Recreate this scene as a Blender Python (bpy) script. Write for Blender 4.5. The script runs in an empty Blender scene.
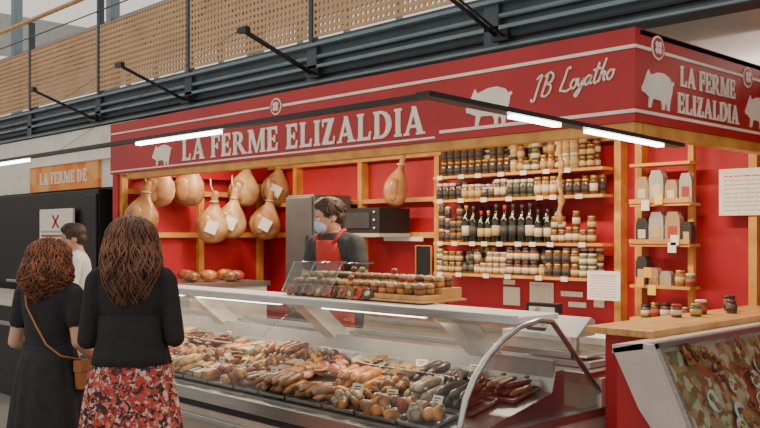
import bpy, math, random
import numpy as np
from mathutils import Vector, Matrix, Euler
random.seed(7)
C=bpy.context
def link(o,parent=None):
    C.scene.collection.objects.link(o)
    if parent: o.parent=parent
    return o
def empty(name,loc=(0,0,0),rz=0):
    e=bpy.data.objects.new(name,None); e.location=loc; e.rotation_euler=(0,0,rz); e.empty_display_size=.1
    return link(e)
# ---------------------------------------------------------------- materials
def mat(name,col,rough=.5,metal=0.,col2=None,scale=8.,stretch=(1,1,1),bump=0.,emit=0.,detail=3.,contrast=(.35,.65),sheen=0,coat=0):
    m=bpy.data.materials.new(name); m.use_nodes=True
    nt=m.node_tree; b=nt.nodes['Principled BSDF']
    b.inputs['Base Color'].default_value=(*col,1); b.inputs['Roughness'].default_value=rough; b.inputs['Metallic'].default_value=metal
    if coat: b.inputs['Coat Weight'].default_value=coat
    if emit:
        b.inputs['Emission Color'].default_value=(*col,1); b.inputs['Emission Strength'].default_value=emit
    if col2 is None and not bump:
        col2=tuple(c*.88 for c in col)
    tc=nt.nodes.new('ShaderNodeTexCoord'); mp=nt.nodes.new('ShaderNodeMapping'); mp.inputs['Scale'].default_value=stretch
    n=nt.nodes.new('ShaderNodeTexNoise'); n.inputs['Scale'].default_value=scale; n.inputs['Detail'].default_value=detail
    nt.links.new(tc.outputs['Object'],mp.inputs['Vector']); nt.links.new(mp.outputs[0],n.inputs['Vector'])
    if col2 is not None and not emit:
        r=nt.nodes.new('ShaderNodeValToRGB'); r.color_ramp.elements[0].position=contrast[0]; r.color_ramp.elements[1].position=contrast[1]
        r.color_ramp.elements[0].color=(*col2,1); r.color_ramp.elements[1].color=(*col,1)
        nt.links.new(n.outputs['Fac'],r.inputs[0]); nt.links.new(r.outputs[0],b.inputs['Base Color'])
    if bump:
        bp=nt.nodes.new('ShaderNodeBump'); bp.inputs['Strength'].default_value=bump; bp.inputs['Distance'].default_value=.01
        nt.links.new(n.outputs['Fac'],bp.inputs['Height']); nt.links.new(bp.outputs[0],b.inputs['Normal'])
    return m
RED=mat('red_paint',(.45,.014,.020),.4,col2=(.38,.010,.015),scale=2)
REDW=mat('red_wall_paint',(.50,.014,.026),.6,col2=(.40,.010,.018),scale=3)
WHITE=mat('white_paint',(.82,.79,.73),.5)
SIGNW=mat('sign_white',(.92,.88,.78),.5)
WOOD=mat('pine_wood',(.74,.38,.08),.5,col2=(.52,.23,.04),scale=6,stretch=(1,1,1),detail=6)
WOODL=mat('counter_wood',(.64,.36,.13),.4,col2=(.46,.22,.065),scale=9,stretch=(4,.6,1),detail=6)
STEEL=mat('blue_grey_steel',(.055,.08,.10),.45,.2,col2=(.035,.055,.07),scale=4)
STEELL=mat('light_blue_steel',(.19,.25,.29),.45,.2)
BLACK=mat('black_metal',(.02,.02,.022),.4,.3)
BLACKP=mat('black_panel',(.012,.012,.014),.45)
INOX=mat('stainless_steel',(.58,.58,.56),.28,.9,col2=(.48,.48,.46),scale=5,stretch=(1,1,20))
CREAM=mat('enamel_cream',(.70,.65,.56),.35)
CREAMD=mat('grey_enamel',(.42,.41,.39),.4)
FRID=mat('brushed_fridge_panel',(.10,.10,.10),.45,.3)
DARK=mat('dark_rubber',(.03,.03,.032),.6)
PAPER=mat('paper',(.84,.80,.72),.7,col2=(.76,.72,.62),scale=30)
CEIL=mat('ceiling_paint',(.82,.79,.74),.8,col2=(.76,.73,.68),scale=2)
FLOOR=mat('floor_concrete',(.26,.24,.22),.5,col2=(.19,.18,.165),scale=3,detail=8)
HALL=mat('hall_wall_paint',(.42,.43,.42),.8)
LED=mat('led_tube',(1,.97,.9),.5,emit=14)
LEDW=mat('led_strip_warm',(1,.93,.8),.5,emit=9)
def glassmat(name,tint=(.95,.98,.97),base=.03,k=.55,pw=4):
    m=bpy.data.materials.new(name); m.use_nodes=True; nt=m.node_tree; nt.nodes.clear()
    o=nt.nodes.new('ShaderNodeOutputMaterial'); mx=nt.nodes.new('ShaderNodeMixShader'); t=nt.nodes.new('ShaderNodeBsdfTransparent'); g=nt.nodes.new('ShaderNodeBsdfGlossy')
    t.inputs[0].default_value=(*tint,1); g.inputs['Roughness'].default_value=.03; g.inputs[0].default_value=(.9,.93,.93,1)
    f=nt.nodes.new('ShaderNodeLayerWeight'); f.inputs[0].default_value=.5
    p=nt.nodes.new('ShaderNodeMath'); p.operation='POWER'; p.inputs[1].default_value=pw
    a=nt.nodes.new('ShaderNodeMath'); a.operation='MULTIPLY_ADD'; a.inputs[1].default_value=k; a.inputs[2].default_value=base
    nt.links.new(f.outputs['Facing'],p.inputs[0]); nt.links.new(p.outputs[0],a.inputs[0]); nt.links.new(a.outputs[0],mx.inputs[0]); nt.links.new(t.outputs[0],mx.inputs[1]); nt.links.new(g.outputs[0],mx.inputs[2]); nt.links.new(mx.outputs[0],o.inputs[0])
    return m
GLASS=glassmat('case_glass',(.93,.96,.95),.03,.5); GLASSE=glassmat('edge_glass',(.80,.90,.88),.06); GLASSD=glassmat('end_panel_glass',(.72,.82,.84),.20,.6,3)
def perfmat():
    m=mat('perforated_panel',(.60,.37,.19),.6,col2=(.50,.31,.16),scale=3); nt=m.node_tree; b=nt.nodes['Principled BSDF']; o=[n for n in nt.nodes if n.type=='OUTPUT_MATERIAL'][0]
    tc=nt.nodes.new('ShaderNodeTexCoord'); sp=nt.nodes.new('ShaderNodeSeparateXYZ'); nt.links.new(tc.outputs['Object'],sp.inputs[0])
    outs=[]
    for k in ('X','Z'):
        d=nt.nodes.new('ShaderNodeMath'); d.operation='DIVIDE'; d.inputs[1].default_value=.055; nt.links.new(sp.outputs[k],d.inputs[0])
        fr=nt.nodes.new('ShaderNodeMath'); fr.operation='FRACT'; nt.links.new(d.outputs[0],fr.inputs[0])
        s=nt.nodes.new('ShaderNodeMath'); s.operation='SUBTRACT'; s.inputs[1].default_value=.5; nt.links.new(fr.outputs[0],s.inputs[0])
        p=nt.nodes.new('ShaderNodeMath'); p.operation='MULTIPLY'; nt.links.new(s.outputs[0],p.inputs[0]); nt.links.new(s.outputs[0],p.inputs[1]); outs.append(p)
    a=nt.nodes.new('ShaderNodeMath'); a.operation='ADD'; nt.links.new(outs[0].outputs[0],a.inputs[0]); nt.links.new(outs[1].outputs[0],a.inputs[1])
    l=nt.nodes.new('ShaderNodeMath'); l.operation='LESS_THAN'; l.inputs[1].default_value=.07; nt.links.new(a.outputs[0],l.inputs[0])
    t=nt.nodes.new('ShaderNodeBsdfTransparent'); mx=nt.nodes.new('ShaderNodeMixShader')
    nt.links.new(l.outputs[0],mx.inputs[0]); nt.links.new(b.outputs[0],mx.inputs[1]); nt.links.new(t.outputs[0],mx.inputs[2]); nt.links.new(mx.outputs[0],o.inputs[0])
    return m
PERF=perfmat()
def vormat(name,cols,scale=30,rough=.8,rnd=1.):
    m=bpy.data.materials.new(name); m.use_nodes=True; nt=m.node_tree; b=nt.nodes['Principled BSDF']; b.inputs['Roughness'].default_value=rough
    tc=nt.nodes.new('ShaderNodeTexCoord'); n=nt.nodes.new('ShaderNodeTexNoise'); n.inputs['Scale'].default_value=scale*.6
    mixv=nt.nodes.new('ShaderNodeMixRGB'); mixv.inputs[0].default_value=.06
    v=nt.nodes.new('ShaderNodeTexVoronoi'); v.inputs['Scale'].default_value=scale
    nt.links.new(tc.outputs['Object'],n.inputs['Vector']); nt.links.new(tc.outputs['Object'],mixv.inputs[1]); nt.links.new(n.outputs['Color'],mixv.inputs[2]); nt.links.new(mixv.outputs[0],v.inputs['Vector'])
    s=nt.nodes.new('ShaderNodeSeparateColor'); nt.links.new(v.outputs['Color'],s.inputs[0])
    r=nt.nodes.new('ShaderNodeValToRGB'); r.color_ramp.interpolation='CONSTANT'
    e=r.color_ramp.elements; e[0].position=0; e[0].color=(*cols[0],1)
    e[1].position=1/len(cols); e[1].color=(*cols[1],1)
    for i in range(2,len(cols)):
        k=e.new(i/len(cols)); k.color=(*cols[i],1)
    nt.links.new(s.outputs[0],r.inputs[0]); nt.links.new(r.outputs[0],b.inputs['Base Color'])
    return m
FLORAL=vormat('floral_fabric',[(.42,.05,.04),(.04,.02,.02),(.66,.46,.38),(.36,.04,.035),(.55,.2,.15),(.03,.02,.03),(.48,.07,.05)],62)
ORNSIGN=vormat('neighbour_sign_print',[(.82,.27,.05),(.85,.42,.14),(.78,.24,.04),(.82,.33,.08)],6)
PRINT=vormat('printed_poster',[(.8,.76,.68),(.85,.82,.76),(.5,.4,.3),(.82,.78,.7),(.7,.3,.2)],25)
FOODPRINT=vormat('meal_tray_print',[(.45,.25,.13),(.6,.48,.33),(.3,.12,.05),(.45,.1,.05),(.6,.5,.38),(.22,.22,.08),(.5,.3,.15)],26,.4)
# ---------------------------------------------------------------- mesh builder
class MB:
    def __init__(s): s.v=[];s.f=[];s.m=[];s.sm=[];s.mats=[]
    def mi(s,m):
        if m not in s.mats: s.mats.append(m)
        return s.mats.index(m)
    def add(s,vs,fs,m,smooth=False,M=None):
        o=len(s.v); i=s.mi(m)
        if M is not None: vs=[M@Vector(v) for v in vs]
        s.v+= [tuple(v) for v in vs]
        for f in fs: s.f.append(tuple(o+k for k in f)); s.m.append(i); s.sm.append(smooth)
    def box(s,x0,x1,y0,y1,z0,z1,m,M=None):
        vs=[(x,y,z) for x in(x0,x1) for y in(y0,y1) for z in(z0,z1)]
        s.add(vs,[(0,1,3,2),(4,6,7,5),(0,4,5,1),(2,3,7,6),(0,2,6,4),(1,5,7,3)],m,False,M)
    def prism(s,poly,axis,a,b,m,smooth=False,M=None):
        def P(p,t): return {'x':(t,p[0],p[1]),'y':(p[0],t,p[1]),'z':(p[0],p[1],t)}[axis]
        n=len(poly); vs=[P(p,a) for p in poly]+[P(p,b) for p in poly]
        fs=[tuple(range(n)),tuple(range(2*n-1,n-1,-1))]+[(i,i+n,(i+1)%n+n,(i+1)%n) for i in range(n)]
        s.add(vs,fs,m,smooth,M)
    def lathe(s,prof,c,m,seg=12,M=None,smooth=True):
        vs=[];fs=[]
        for r,z in prof:
            for k in range(seg):
                a=2*math.pi*k/seg; vs.append((c[0]+r*math.cos(a),c[1]+r*math.sin(a),c[2]+z))
        for i in range(len(prof)-1):
            for k in range(seg):
                k2=(k+1)%seg; fs.append((i*seg+k,i*seg+k2,(i+1)*seg+k2,(i+1)*seg+k))
        fs.append(tuple(range(seg-1,-1,-1))); fs.append(tuple((len(prof)-1)*seg+k for k in range(seg)))
        s.add(vs,fs,m,smooth,M)
    def tube(s,pts,rad,m,seg=8,M=None,cap=True,smooth=True):
        pts=[Vector(p) for p in pts]
        if not hasattr(rad,'__len__'): rad=[rad]*len(pts)
        rad=list(rad)
        n=len(pts); vs=[];fs=[]; up=None
        for i,p in enumerate(pts):
            t=(pts[min(i+1,n-1)]-pts[max(i-1,0)])
            if t.length<1e-9: t=Vector((0,0,1))
            t.normalize()
            if up is None:
                a=Vector((0,0,1)) if abs(t.z)<.9 else Vector((1,0,0)); up=(a-t*a.dot(t)).normalized()
            else:
                up=(up-t*up.dot(t)); up.normalize()
            w=t.cross(up)
            for k in range(seg):
                an=2*math.pi*k/seg; vs.append(p+(up*math.cos(an)+w*math.sin(an))*rad[i])
        for i in range(n-1):
            for k in range(seg):
                k2=(k+1)%seg; fs.append((i*seg+k,i*seg+k2,(i+1)*seg+k2,(i+1)*seg+k))
        if cap: fs.append(tuple(range(seg-1,-1,-1))); fs.append(tuple((n-1)*seg+k for k in range(seg)))
        s.add(vs,fs,m,smooth,M)
    def capsule(s,a,b,ra,rb,m,seg=14,M=None):
        a=Vector(a);b=Vector(b); d=(b-a); L=d.length; d=d/L if L>1e-6 else Vector((0,0,1))
        pts=[];rs=[]
        for k in range(1,6):
            t=k/5*math.pi/2; pts.append(a-d*ra*math.cos(t)); rs.append(ra*math.sin(t))
        for k in range(4,0,-1):
            t=k/5*math.pi/2; 
            if k==4: pts.append(b.copy()); rs.append(rb)
            pts.append(b+d*rb*math.cos(t)); rs.append(rb*math.sin(t))
        s.tube(pts,rs,m,seg,M)
    def ell(s,c,r,m,M=None,seg=12,rings=8,R=None):
        vs=[];fs=[]
        X=Matrix.Translation(Vector(c))@((R.to_4x4()) if R is not None else Matrix.Identity(4))@Matrix.Diagonal((*r,1))
        if M is not None: X=M@X
        for i in range(1,rings):
            ph=math.pi*i/rings
            for k in range(seg):
                a=2*math.pi*k/seg; vs.append((math.sin(ph)*math.cos(a),math.sin(ph)*math.sin(a),math.cos(ph)))
        vs+=[(0,0,1),(0,0,-1)]; T=len(vs)-2
        for i in range(rings-2):
            for k in range(seg):
                k2=(k+1)%seg; fs.append((i*seg+k,(i+1)*seg+k,(i+1)*seg+k2,i*seg+k2))
        for k in range(seg):
            k2=(k+1)%seg; fs.append((T,k,k2)); fs.append((T+1,(rings-2)*seg+k2,(rings-2)*seg+k))
        s.add(vs,fs,m,True,X)
    def mesh(s,name):
        me=bpy.data.meshes.new(name); me.from_pydata(s.v,[],s.f)
        for m in s.mats: me.materials.append(m)
        me.polygons.foreach_set('material_index',s.m); me.polygons.foreach_set('use_smooth',s.sm); me.update()
        return me
    def obj(s,name,parent=None,bevel=0,loc=None):
        o=bpy.data.objects.new(name,s.mesh(name))
        if bevel:
            b=o.modifiers.new('bev','BEVEL'); b.width=bevel; b.segments=2; b.limit_method='ANGLE'
        if loc: o.location=loc
        return link(o,parent)
def at(u,py,x=None,y=None):
    rx,ry=-.719+.695*(u-380)/890,.695+.719*(u-380)/890
    d=x/rx if x is not None else y/ry
    return rx*d,ry*d,1.6+(235-py)*d/890
# ---------------------------------------------------------------- camera
cam=bpy.data.cameras.new('camera'); co=link(bpy.data.objects.new('camera',cam)); C.scene.camera=co
cam.lens=890/760*36; cam.sensor_width=36; cam.shift_y=21/760; cam.clip_start=.05
co.location=(0,0,1.6); co.rotation_euler=(math.pi/2,0,math.radians(46))
# ---------------------------------------------------------------- world
w=bpy.data.worlds.new('hall_sky'); C.scene.world=w; w.use_nodes=True
bg=w.node_tree.nodes['Background']; bg.inputs[0].default_value=(1,.92,.82,1); bg.inputs[1].default_value=1.0
# ---------------------------------------------------------------- shell
b=MB(); b.box(-24,6,-6,14,-.1,0,FLOOR); b.obj('floor')
b=MB(); b.box(-8.0,-.9,5.9,6.0,0,2.66,REDW); b.obj('wall_back')
b=MB(); b.box(-7.95,-7.85,4.1,5.9,0,2.62,REDW); b.obj('wall_left')
b=MB(); b.box(-24,6,4.74,12,2.9,3.0,CEIL); b.obj('ceiling')
b=MB(); b.box(-24,6,12,12.2,0,2.9,HALL); b.box(-24,6,12,12.2,3.0,4.2,HALL)
b.box(-24,6,12,12.2,6.2,7.5,HALL); b.obj('wall_hall_far')
b=MB()
b.box(-24.2,-24,-6,12,0,3.6,HALL); b.box(-24.2,-24,-6,12,6.4,7.5,HALL)
for i in range(10): b.box(-24.2,-24.0,-6+i*2,-5.8+i*2,3.6,6.4,STEEL)
b.obj('wall_hall_left')
b=MB()
for i in range(20): b.box(-24+i*1.5,-23.9+i*1.5,12,12.1,4.2,6.2,STEELL)
for z in (4.8,5.5): b.box(-24,6,12,12.08,z,z+.06,STEELL)
b.obj('window_1')
b=MB()
def post(x,y=5.84,z0=.9,z1=2.6,wd=.055,m=WOOD): b.box(x-wd/2,x+wd/2,y-.03,y+.06,z0,z1,m)
for x in (-3.5,-3.33,-2.5,-5.3,-6.3,-7.3): post(x)
b.box(-7.8,-5.3,5.82,5.89,1.575,1.625,WOOD); b.box(-7.8,-5.3,5.82,5.89,1.9,1.94,WOOD)
b.box(-7.8,-1,5.8,5.89,2.3,2.36,WOOD); b.box(-7.8,-1,5.8,5.89,2.54,2.6,WOOD)
for y in (4.15,5.0,5.75): b.box(-7.85,-7.8,y-.03,y+.03,.3,2.6,WOOD)
for z in (1.6,2.02,2.22): b.box(-7.85,-7.79,4.15,5.8,z-.025,z+.025,WOOD)
b.obj('wall_timber_frame')
# ---------------------------------------------------------------- mezzanine
b=MB(); Y=4.6
b.box(-23.9,6,Y-.06,Y+.12,2.80,2.835,STEEL); b.box(-23.9,6,Y+.0,Y+.03,2.835,3.1,STEEL)
b.box(-23.9,6,Y-.065,Y-.06,2.805,2.82,STEELL)
b.box(-23.9,6,Y-.05,Y+.12,2.93,2.955,STEELL); b.box(-23.9,6,Y-.08,Y+.12,3.1,3.125,STEELL); b.box(-23.9,6,Y-.02,Y+.12,3.03,3.1,STEEL);b.box(-23.9,6,Y-.02,Y+.12,3.13,3.165,STEEL)
b.tube([(-23.9,Y-.03,3.02),(6,Y-.03,3.02)],.018,STEELL,8)
b.tube([(-23.9,Y-.03,2.875),(6,Y-.03,2.875)],.012,BLACK,8)
xs=[-3.7+1.83*k for k in range(-9,4)]
for x in xs:
    b.box(x-.02,x+.02,Y-.04,Y+.03,3.1,4.25,STEEL)
    b.box(x-.03,x+.09,Y-.05,Y+.02,2.83,3.1,STEEL)
b.tube([(-23.9,Y-.05,4.26),(6,Y-.05,4.26)],.028,WOODL)
b.tube([(-23.9,Y-.05,4.05),(6,Y-.05,4.05)],.008,STEEL)
for x in xs:
    b.box(x+.03,x+1.80,Y-.03,Y-.02,3.18,3.9,PERF)
b.obj('mezzanine_balcony')
for k,x in enumerate([-9.2,-7.33,-5.45,-3.59,-1.7]):
    b=MB(); 
    b.tube([(x,4.50,2.88),(x,3.83,3.12)],.015,BLACK,6); b.tube([(x+.07,4.50,2.86),(x+.07,3.83,3.1)],.009,BLACK,6)
    b.box(x-.03,x+.1,4.49,4.53,2.84,2.91,BLACK); b.box(x-.02,x+.09,3.81,3.85,3.09,3.13,BLACK)
    b.obj('steel_bracket')
b=MB()
for y in (8.0,):
    b.tube([(-24,y,5.6),(6,y,5.6)],.06,STEELL); b.tube([(-24,y,4.9),(6,y,4.9)],.05,STEELL)
    for i in range(22): b.tube([(-24+i*1.4,y,4.9),(-23.3+i*1.4,y,5.6),(-22.6+i*1.4,y,4.9)],.03,STEEL)
for x in (-20,-15.5,-11): b.box(x-.08,x+.08,7.9,8.1,3,7.5,STEELL)
b.obj('roof_truss')
# ---------------------------------------------------------------- sign
XS,XE,YS,Z0,Z1=-7.80,-2.31,4.0,2.169,2.64
SG=empty('stall_sign')
b=MB(); b.box(XS,XE,YS,YS+.05,Z0,Z1,RED); b.box(XE-.05,XE,YS+.05,6.6,Z0,Z1,RED); b.box(XS,XS+.05,YS+.05,5.9,Z0,Z1,RED)
b.box(XS,XE,YS+.05,5.9,Z1-.03,Z1-.005,CEIL)
b.obj('sign_board',SG)
b=MB(); b.box(XS+.3,XE-.01,YS+.01,YS+.09,Z0-.055,Z0-.002,WOOD); b.box(XE-.09,XE-.01,YS+.1,5.89,Z0-.06,Z0-.002,WOOD)
for x in (-6.2,-4.9,-3.6): b.box(x-.03,x+.03,YS+.09,5.8,Z1-.11,Z1-.04,WOOD)
b.obj('sign_timber_edge',SG)
TOP,BOT=2.545,2.222
b=MB()
e=.006
b.box(XS+.02,-5.32,YS-e,YS,TOP-.007,TOP+.007,SIGNW); b.box(-5.16,XE,YS-e,YS,TOP-.009,TOP+.009,SIGNW)
b.box(XS+.02,-3.66,YS-e,YS,2.187,2.199,SIGNW); b.box(-3.62,XE,YS-e,YS,BOT-.009,BOT+.009,SIGNW)
b.box(XE,XE+e,YS,4.15,TOP-.008,TOP+.008,SIGNW); b.box(XE,XE+e,4.29,5.22,TOP-.008,TOP+.008,SIGNW); b.box(XE,XE+e,5.36,6.6,TOP-.008,TOP+.008,SIGNW)
b.box(XE,XE+e,YS,6.6,BOT-.008,BOT+.008,SIGNW)
pig=[(0,.40),(.01,.31),(.09,.29),(.17,.24),(.22,.22),(.21,.10),(.20,0),(.27,0),(.30,.12),(.33,.2),(.58,.19),(.62,.10),(.62,0),(.69,0),(.70,.12),(.75,.17),(.77,.08),(.78,0),(.85,0),(.86,.14),(.90,.30),(.94,.45),(.95,.55),(1.0,.60),(.97,.66),(.92,.62),(.85,.72),(.68,.79),(.48,.78),(.32,.72),(.25,.70),(.20,.80),(.15,.70),(.10,.58),(.05,.47)]
def put_pig(x0,z0,w_,h_,side):
    if side=='f': b.prism([(x0+p[0]*w_,z0+p[1]*h_) for p in pig],'y',YS-e,YS,SIGNW)
    else: b.prism([(x0+p[0]*w_,z0+p[1]*h_) for p in pig],'x',XE+e,XE,SIGNW)
put_pig(-3.41,2.232,.34,.27,'f'); put_pig(-7.02,2.205,.32,.22,'f')
put_pig(4.06,2.25,.33,.24,'s'); put_pig(5.26,2.25,.33,.24,'s')
def disc(c,r,side,t,m):
    seg=28
    if side=='f': b.prism([(c[0]+r*math.cos(2*math.pi*k/seg),c[1]+r*math.sin(2*math.pi*k/seg)) for k in range(seg)],'y',YS-t,YS,m)
    else: b.prism([(c[0]+r*math.cos(2*math.pi*k/seg),c[1]+r*math.sin(2*math.pi*k/seg)) for k in range(seg)],'x',XE+t,XE,m)
for c,s_ in (((-5.24,2.545),'f'),((4.22,2.565),'s'),((5.29,2.545),'s')):
    disc(c,.062,s_,.006,SIGNW); disc(c,.052,s_,.008,RED)
    for k in range(4):
        a=math.pi/4+k*math.pi/2; disc((c[0]+.022*math.cos(a),c[1]+.022*math.sin(a)),.017,s_,.010,SIGNW)
b.obj('sign_graphics',SG)
# hand-made display serif capitals
def R_(x0,y0,x1,y1): return [(x0,y0),(x1,y0),(x1,y1),(x0,y1)]
def stem(x,s=.20): return [R_(x,0,x+s,1),R_(x-.06,0,x+s+.06,.09),R_(x-.06,.91,x+s+.06,1)]
def arc(cx,cy,rx,ry,ix,iy,n=12):
    o=[]
    for k in range(n):
        a=-math.pi/2+math.pi*k/n; c=-math.pi/2+math.pi*(k+1)/n
        o.append([(cx+rx*math.cos(a),cy+ry*math.sin(a)),(cx+rx*math.cos(c),cy+ry*math.sin(c)),(cx+ix*math.cos(c),cy+iy*math.sin(c)),(cx+ix*math.cos(a),cy+iy*math.sin(a))])
    return o
GL={'I':(stem(.06),.32),
'L':(stem(.06)+[R_(.06,0,.62,.12),[(.53,.12),(.62,.12),(.65,.32),(.59,.32)]],.67),
'F':(stem(.06)+[R_(.06,.88,.60,1),[(.51,.88),(.60,.88),(.61,.68),(.56,.68)],R_(.2,.44,.48,.55),R_(.42,.36,.49,.64)],.62),
'E':(stem(.06)+[R_(.06,.88,.60,1),[(.51,.88),(.60,.88),(.61,.68),(.56,.68)],R_(.2,.44,.48,.55),R_(.42,.36,.49,.64),R_(.06,0,.62,.12),[(.53,.12),(.62,.12),(.65,.32),(.59,.32)]],.67),
'A':([[(.05,0),(.17,0),(.46,.86),(.38,1)],[(.33,1),(.50,1),(.82,0),(.59,0)],R_(.2,.25,.64,.36),R_(0,0,.24,.08),R_(.52,0,.89,.08)],.88),
'M':([R_(.07,0,.18,1),R_(.80,0,1.0,1),[(.06,1),(.29,1),(.60,.05),(.48,0)],[(.48,0),(.58,0),(.92,1),(.80,1)],R_(.01,0,.25,.08),R_(.74,0,1.06,.08),R_(0,.92,.2,1),R_(.85,.92,1.06,1)],1.06),
'Z':([R_(.03,.88,.62,1),R_(.02,0,.66,.12),[(.02,0),(.27,0),(.63,1),(.38,1)],R_(.03,.70,.09,1),R_(.60,0,.66,.31)],.69),
'R':(stem(.06)+arc(.34,.72,.32,.28,.13,.17)+[R_(.2,.89,.35,1),R_(.2,.44,.35,.55),[(.28,.5),(.50,.5),(.87,0),(.64,0)],R_(.60,0,.93,.08)],.90),
'D':(stem(.06)+arc(.34,.5,.47,.5,.25,.39)+[R_(.2,.89,.35,1),R_(.2,0,.35,.11)],.84)}
def serif(body,x0,x1,z0,z1,side,name,parent=None,plane=None,m=None):
    x=0; P=[]; m=m or SIGNW
    for ch in body:
        if ch==' ': x+=.36; continue
        g,wd=GL[ch]; P+=[([(x+p[0],p[1]) for p in q],k) for k,q in enumerate(g)]; x+=wd+.09
    T=x-.09; b=MB(); pl=YS if plane is None else plane
    for q,k in P:
        q=[(x0+p[0]/T*(x1-x0),z0+p[1]*(z1-z0)) for p in q]; t=.006+.0004*(k%16)
        if side=='f': b.prism(q,'y',pl-t,pl,m)
        else: b.prism(q,'x',XE+t,XE,m)
    b.obj(name,parent)
serif('LA FERME ELIZALDIA',-6.53,-3.74,2.222,2.40,'f','lettering_front',SG)
serif('LA FERME',4.46,5.12,2.395,2.505,'s','lettering_side_top',SG)
serif('ELIZALDIA',4.43,5.17,2.25,2.36,'s','lettering_side_bottom',SG)
SC={'J':([[(.06,.0),(.14,-.12),(.25,-.05),(.30,.3),(.36,.7),(.44,1.02),(.30,1.0),(.20,.86)]],.52),
'B':([[(.10,0),(.18,.5),(.26,1.0)],[(.1,.9),(.35,1.06),(.56,.9),(.5,.65),(.28,.54),(.5,.48),(.52,.2),(.32,0),(.1,.05)]],.85),
'L':([[(.42,.95),(.36,1.04),(.26,.95),(.18,.5),(.08,.08),(.2,.04),(.4,.0),(.6,.08)]],.55),
'o':([[(.25,.42),(.12,.38),(.06,.18),(.16,.02),(.3,.1),(.34,.3),(.25,.42),(.4,.36)]],.36),
'y':([[(.06,.42),(.08,.15),(.2,.08),(.32,.4)],[(.32,.4),(.25,-.1),(.12,-.38),(.02,-.3),(.2,-.05),(.4,.15)]],.38),
'a':([[(.3,.4),(.14,.4),(.05,.2),(.12,.03),(.25,.12),(.32,.4),(.3,.1),(.42,.08)]],.38),
't':([[(.24,.9),(.16,.4),(.14,.08),(.24,.02),(.34,.1)],[(.02,.58),(.38,.64)]],.32),
'h':([[(.24,1.0),(.14,.5),(.06,.0)],[(.1,.25),(.22,.42),(.3,.38),(.28,.1),(.4,.06)]],.38)}
def smooth_pts(p,n=6):
    o=[]
    for i in range(len(p)-1):
        p0=p[max(i-1,0)];p1=p[i];p2=p[i+1];p3=p[min(i+2,len(p)-1)]
        for k in range(n):
            t=k/n; o.append(tuple(.5*((2*p1[j])+(-p0[j]+p2[j])*t+(2*p0[j]-5*p1[j]+4*p2[j]-p3[j])*t*t+(-p0[j]+3*p1[j]-3*p2[j]+p3[j])*t**3) for j in (0,1)))
    return o+[p[-1]]
b=MB(); x=0; K=.118; w_=.12
for ch in 'JB Loyatho':
    if ch==' ': x+=.18; continue
    g,wd=SC[ch]
    for st in g:
        b.tube([(-2.95+(x+p[0]+.25*p[1])*w_, YS-.004, 2.345+p[1]*K+.012*x) for p in smooth_pts(st)],.0066,SIGNW,6)
    x+=wd
b.obj('lettering_script',SG)
# ---------------------------------------------------------------- suspended LED track
LT=empty('led_track_lamp')
TY=2.43; TX=-2.25
b=MB()
b.box(-9.5,TX+.02,TY-.02,TY+.02,2.108,2.128,BLACK)
Mx=Matrix.Translation((TX,TY,2.118))@Euler((math.radians(-1.6),0,0)).to_matrix().to_4x4()
b.box(-.035,.035,-.04,1.9,-.01,.01,BLACK,Mx)
for x in (-7.33,-5.45): b.tube([(x,TY,2.12),(x,3.80,3.1)],.0015,BLACK,4)
b.obj('track',LT)
b=MB()
for u0,u1 in ((137,220),(-10,28)): b.box(at(u0,0,y=TY)[0],at(u1,0,y=TY)[0],TY-.012,TY+.012,2.090,2.106,LED)
for u0,u1 in ((510,557),(586,660)): b.box(-.015,.02,at(u0,0,x=TX)[1]-TY,at(u1,0,x=TX)[1]-TY,-.026,-.012,LED,Mx)
b.obj('tubes',LT)
def area(name,loc,sx,sy,e_,col=(1,.82,.60),rot=(0,0,0)):
    l=bpy.data.lights.new(name,'AREA'); l.shape='RECTANGLE'; l.size=sx; l.size_y=sy; l.energy=e_; l.color=col
    o=bpy.data.objects.new(name,l); o.location=loc; o.rotation_euler=rot; link(o)
for i,x in enumerate((-6.9,-5.5,-4.2,-2.95)):  # fixtures and lights added out of sight behind the sign to warm the interior
    b=MB(); b.box(x-.4,x+.4,4.7,4.8,2.57,2.60,WHITE); b.box(x-.38,x+.38,4.72,4.78,2.562,2.572,LEDW); b.obj('added_interior_fixture')
    area('added_interior_light',(x,4.75,2.55),.8,.1,34)
b=MB(); b.box(-2.9,-1.1,6.7,6.9,2.0,2.08,WHITE); b.box(-2.0,-1.9,6.75,6.85,0,2.0,BLACK); b.obj('added_uplight_stand'); area('added_uplight',(-2.0,6.8,2.1),1.8,.2,40,(1,.9,.8),(math.pi,0,0))  # unseen uplight and stand, added only to brighten the ceiling underside
# ---------------------------------------------------------------- main refrigerated case
CA=empty('refrigerated_display_case')
X0,X1=-6.3,-2.46
b=MB()
b.prism([(2.95,.12),(2.95,.30),(2.84,.52),(2.84,.60),(3.9,.60),(3.9,.12)],'x',X0,X1,CREAM)
b.prism([(3.0,0),(3.85,0),(3.85,.12),(3.0,.12)],'x',X0,X1,DARK)
b.box(X0,X1,2.83,3.9,.60,.645,DARK)
b.box(X0,X1,2.80,3.9,.645,.715,INOX)
b.box(X0,X1,2.815,2.83,.53,.56,INOX)
b.box(X0,X1,3.25,3.56,1.20,1.228,WHITE)
b.box(X0,X1,3.24,3.25,1.19,1.235,INOX)
b.box(X0,X1,3.8,4.2,.88,.915,INOX); b.box(X0,X1+.02,3.9,4.15,.0,.88,CREAM)
b.obj('cabinet_body',CA,bevel=.004)
b=MB()
for x in (-6.2,-5.28,-4.1,-2.95):
    b.prism([(3.27,1.2),(3.42,1.2),(3.86,.83),(3.86,.76),(3.76,.80),(3.30,1.17)],'x',x-.055,x+.055,WHITE)
b.obj('shelf_supports',CA,bevel=.004)
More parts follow.
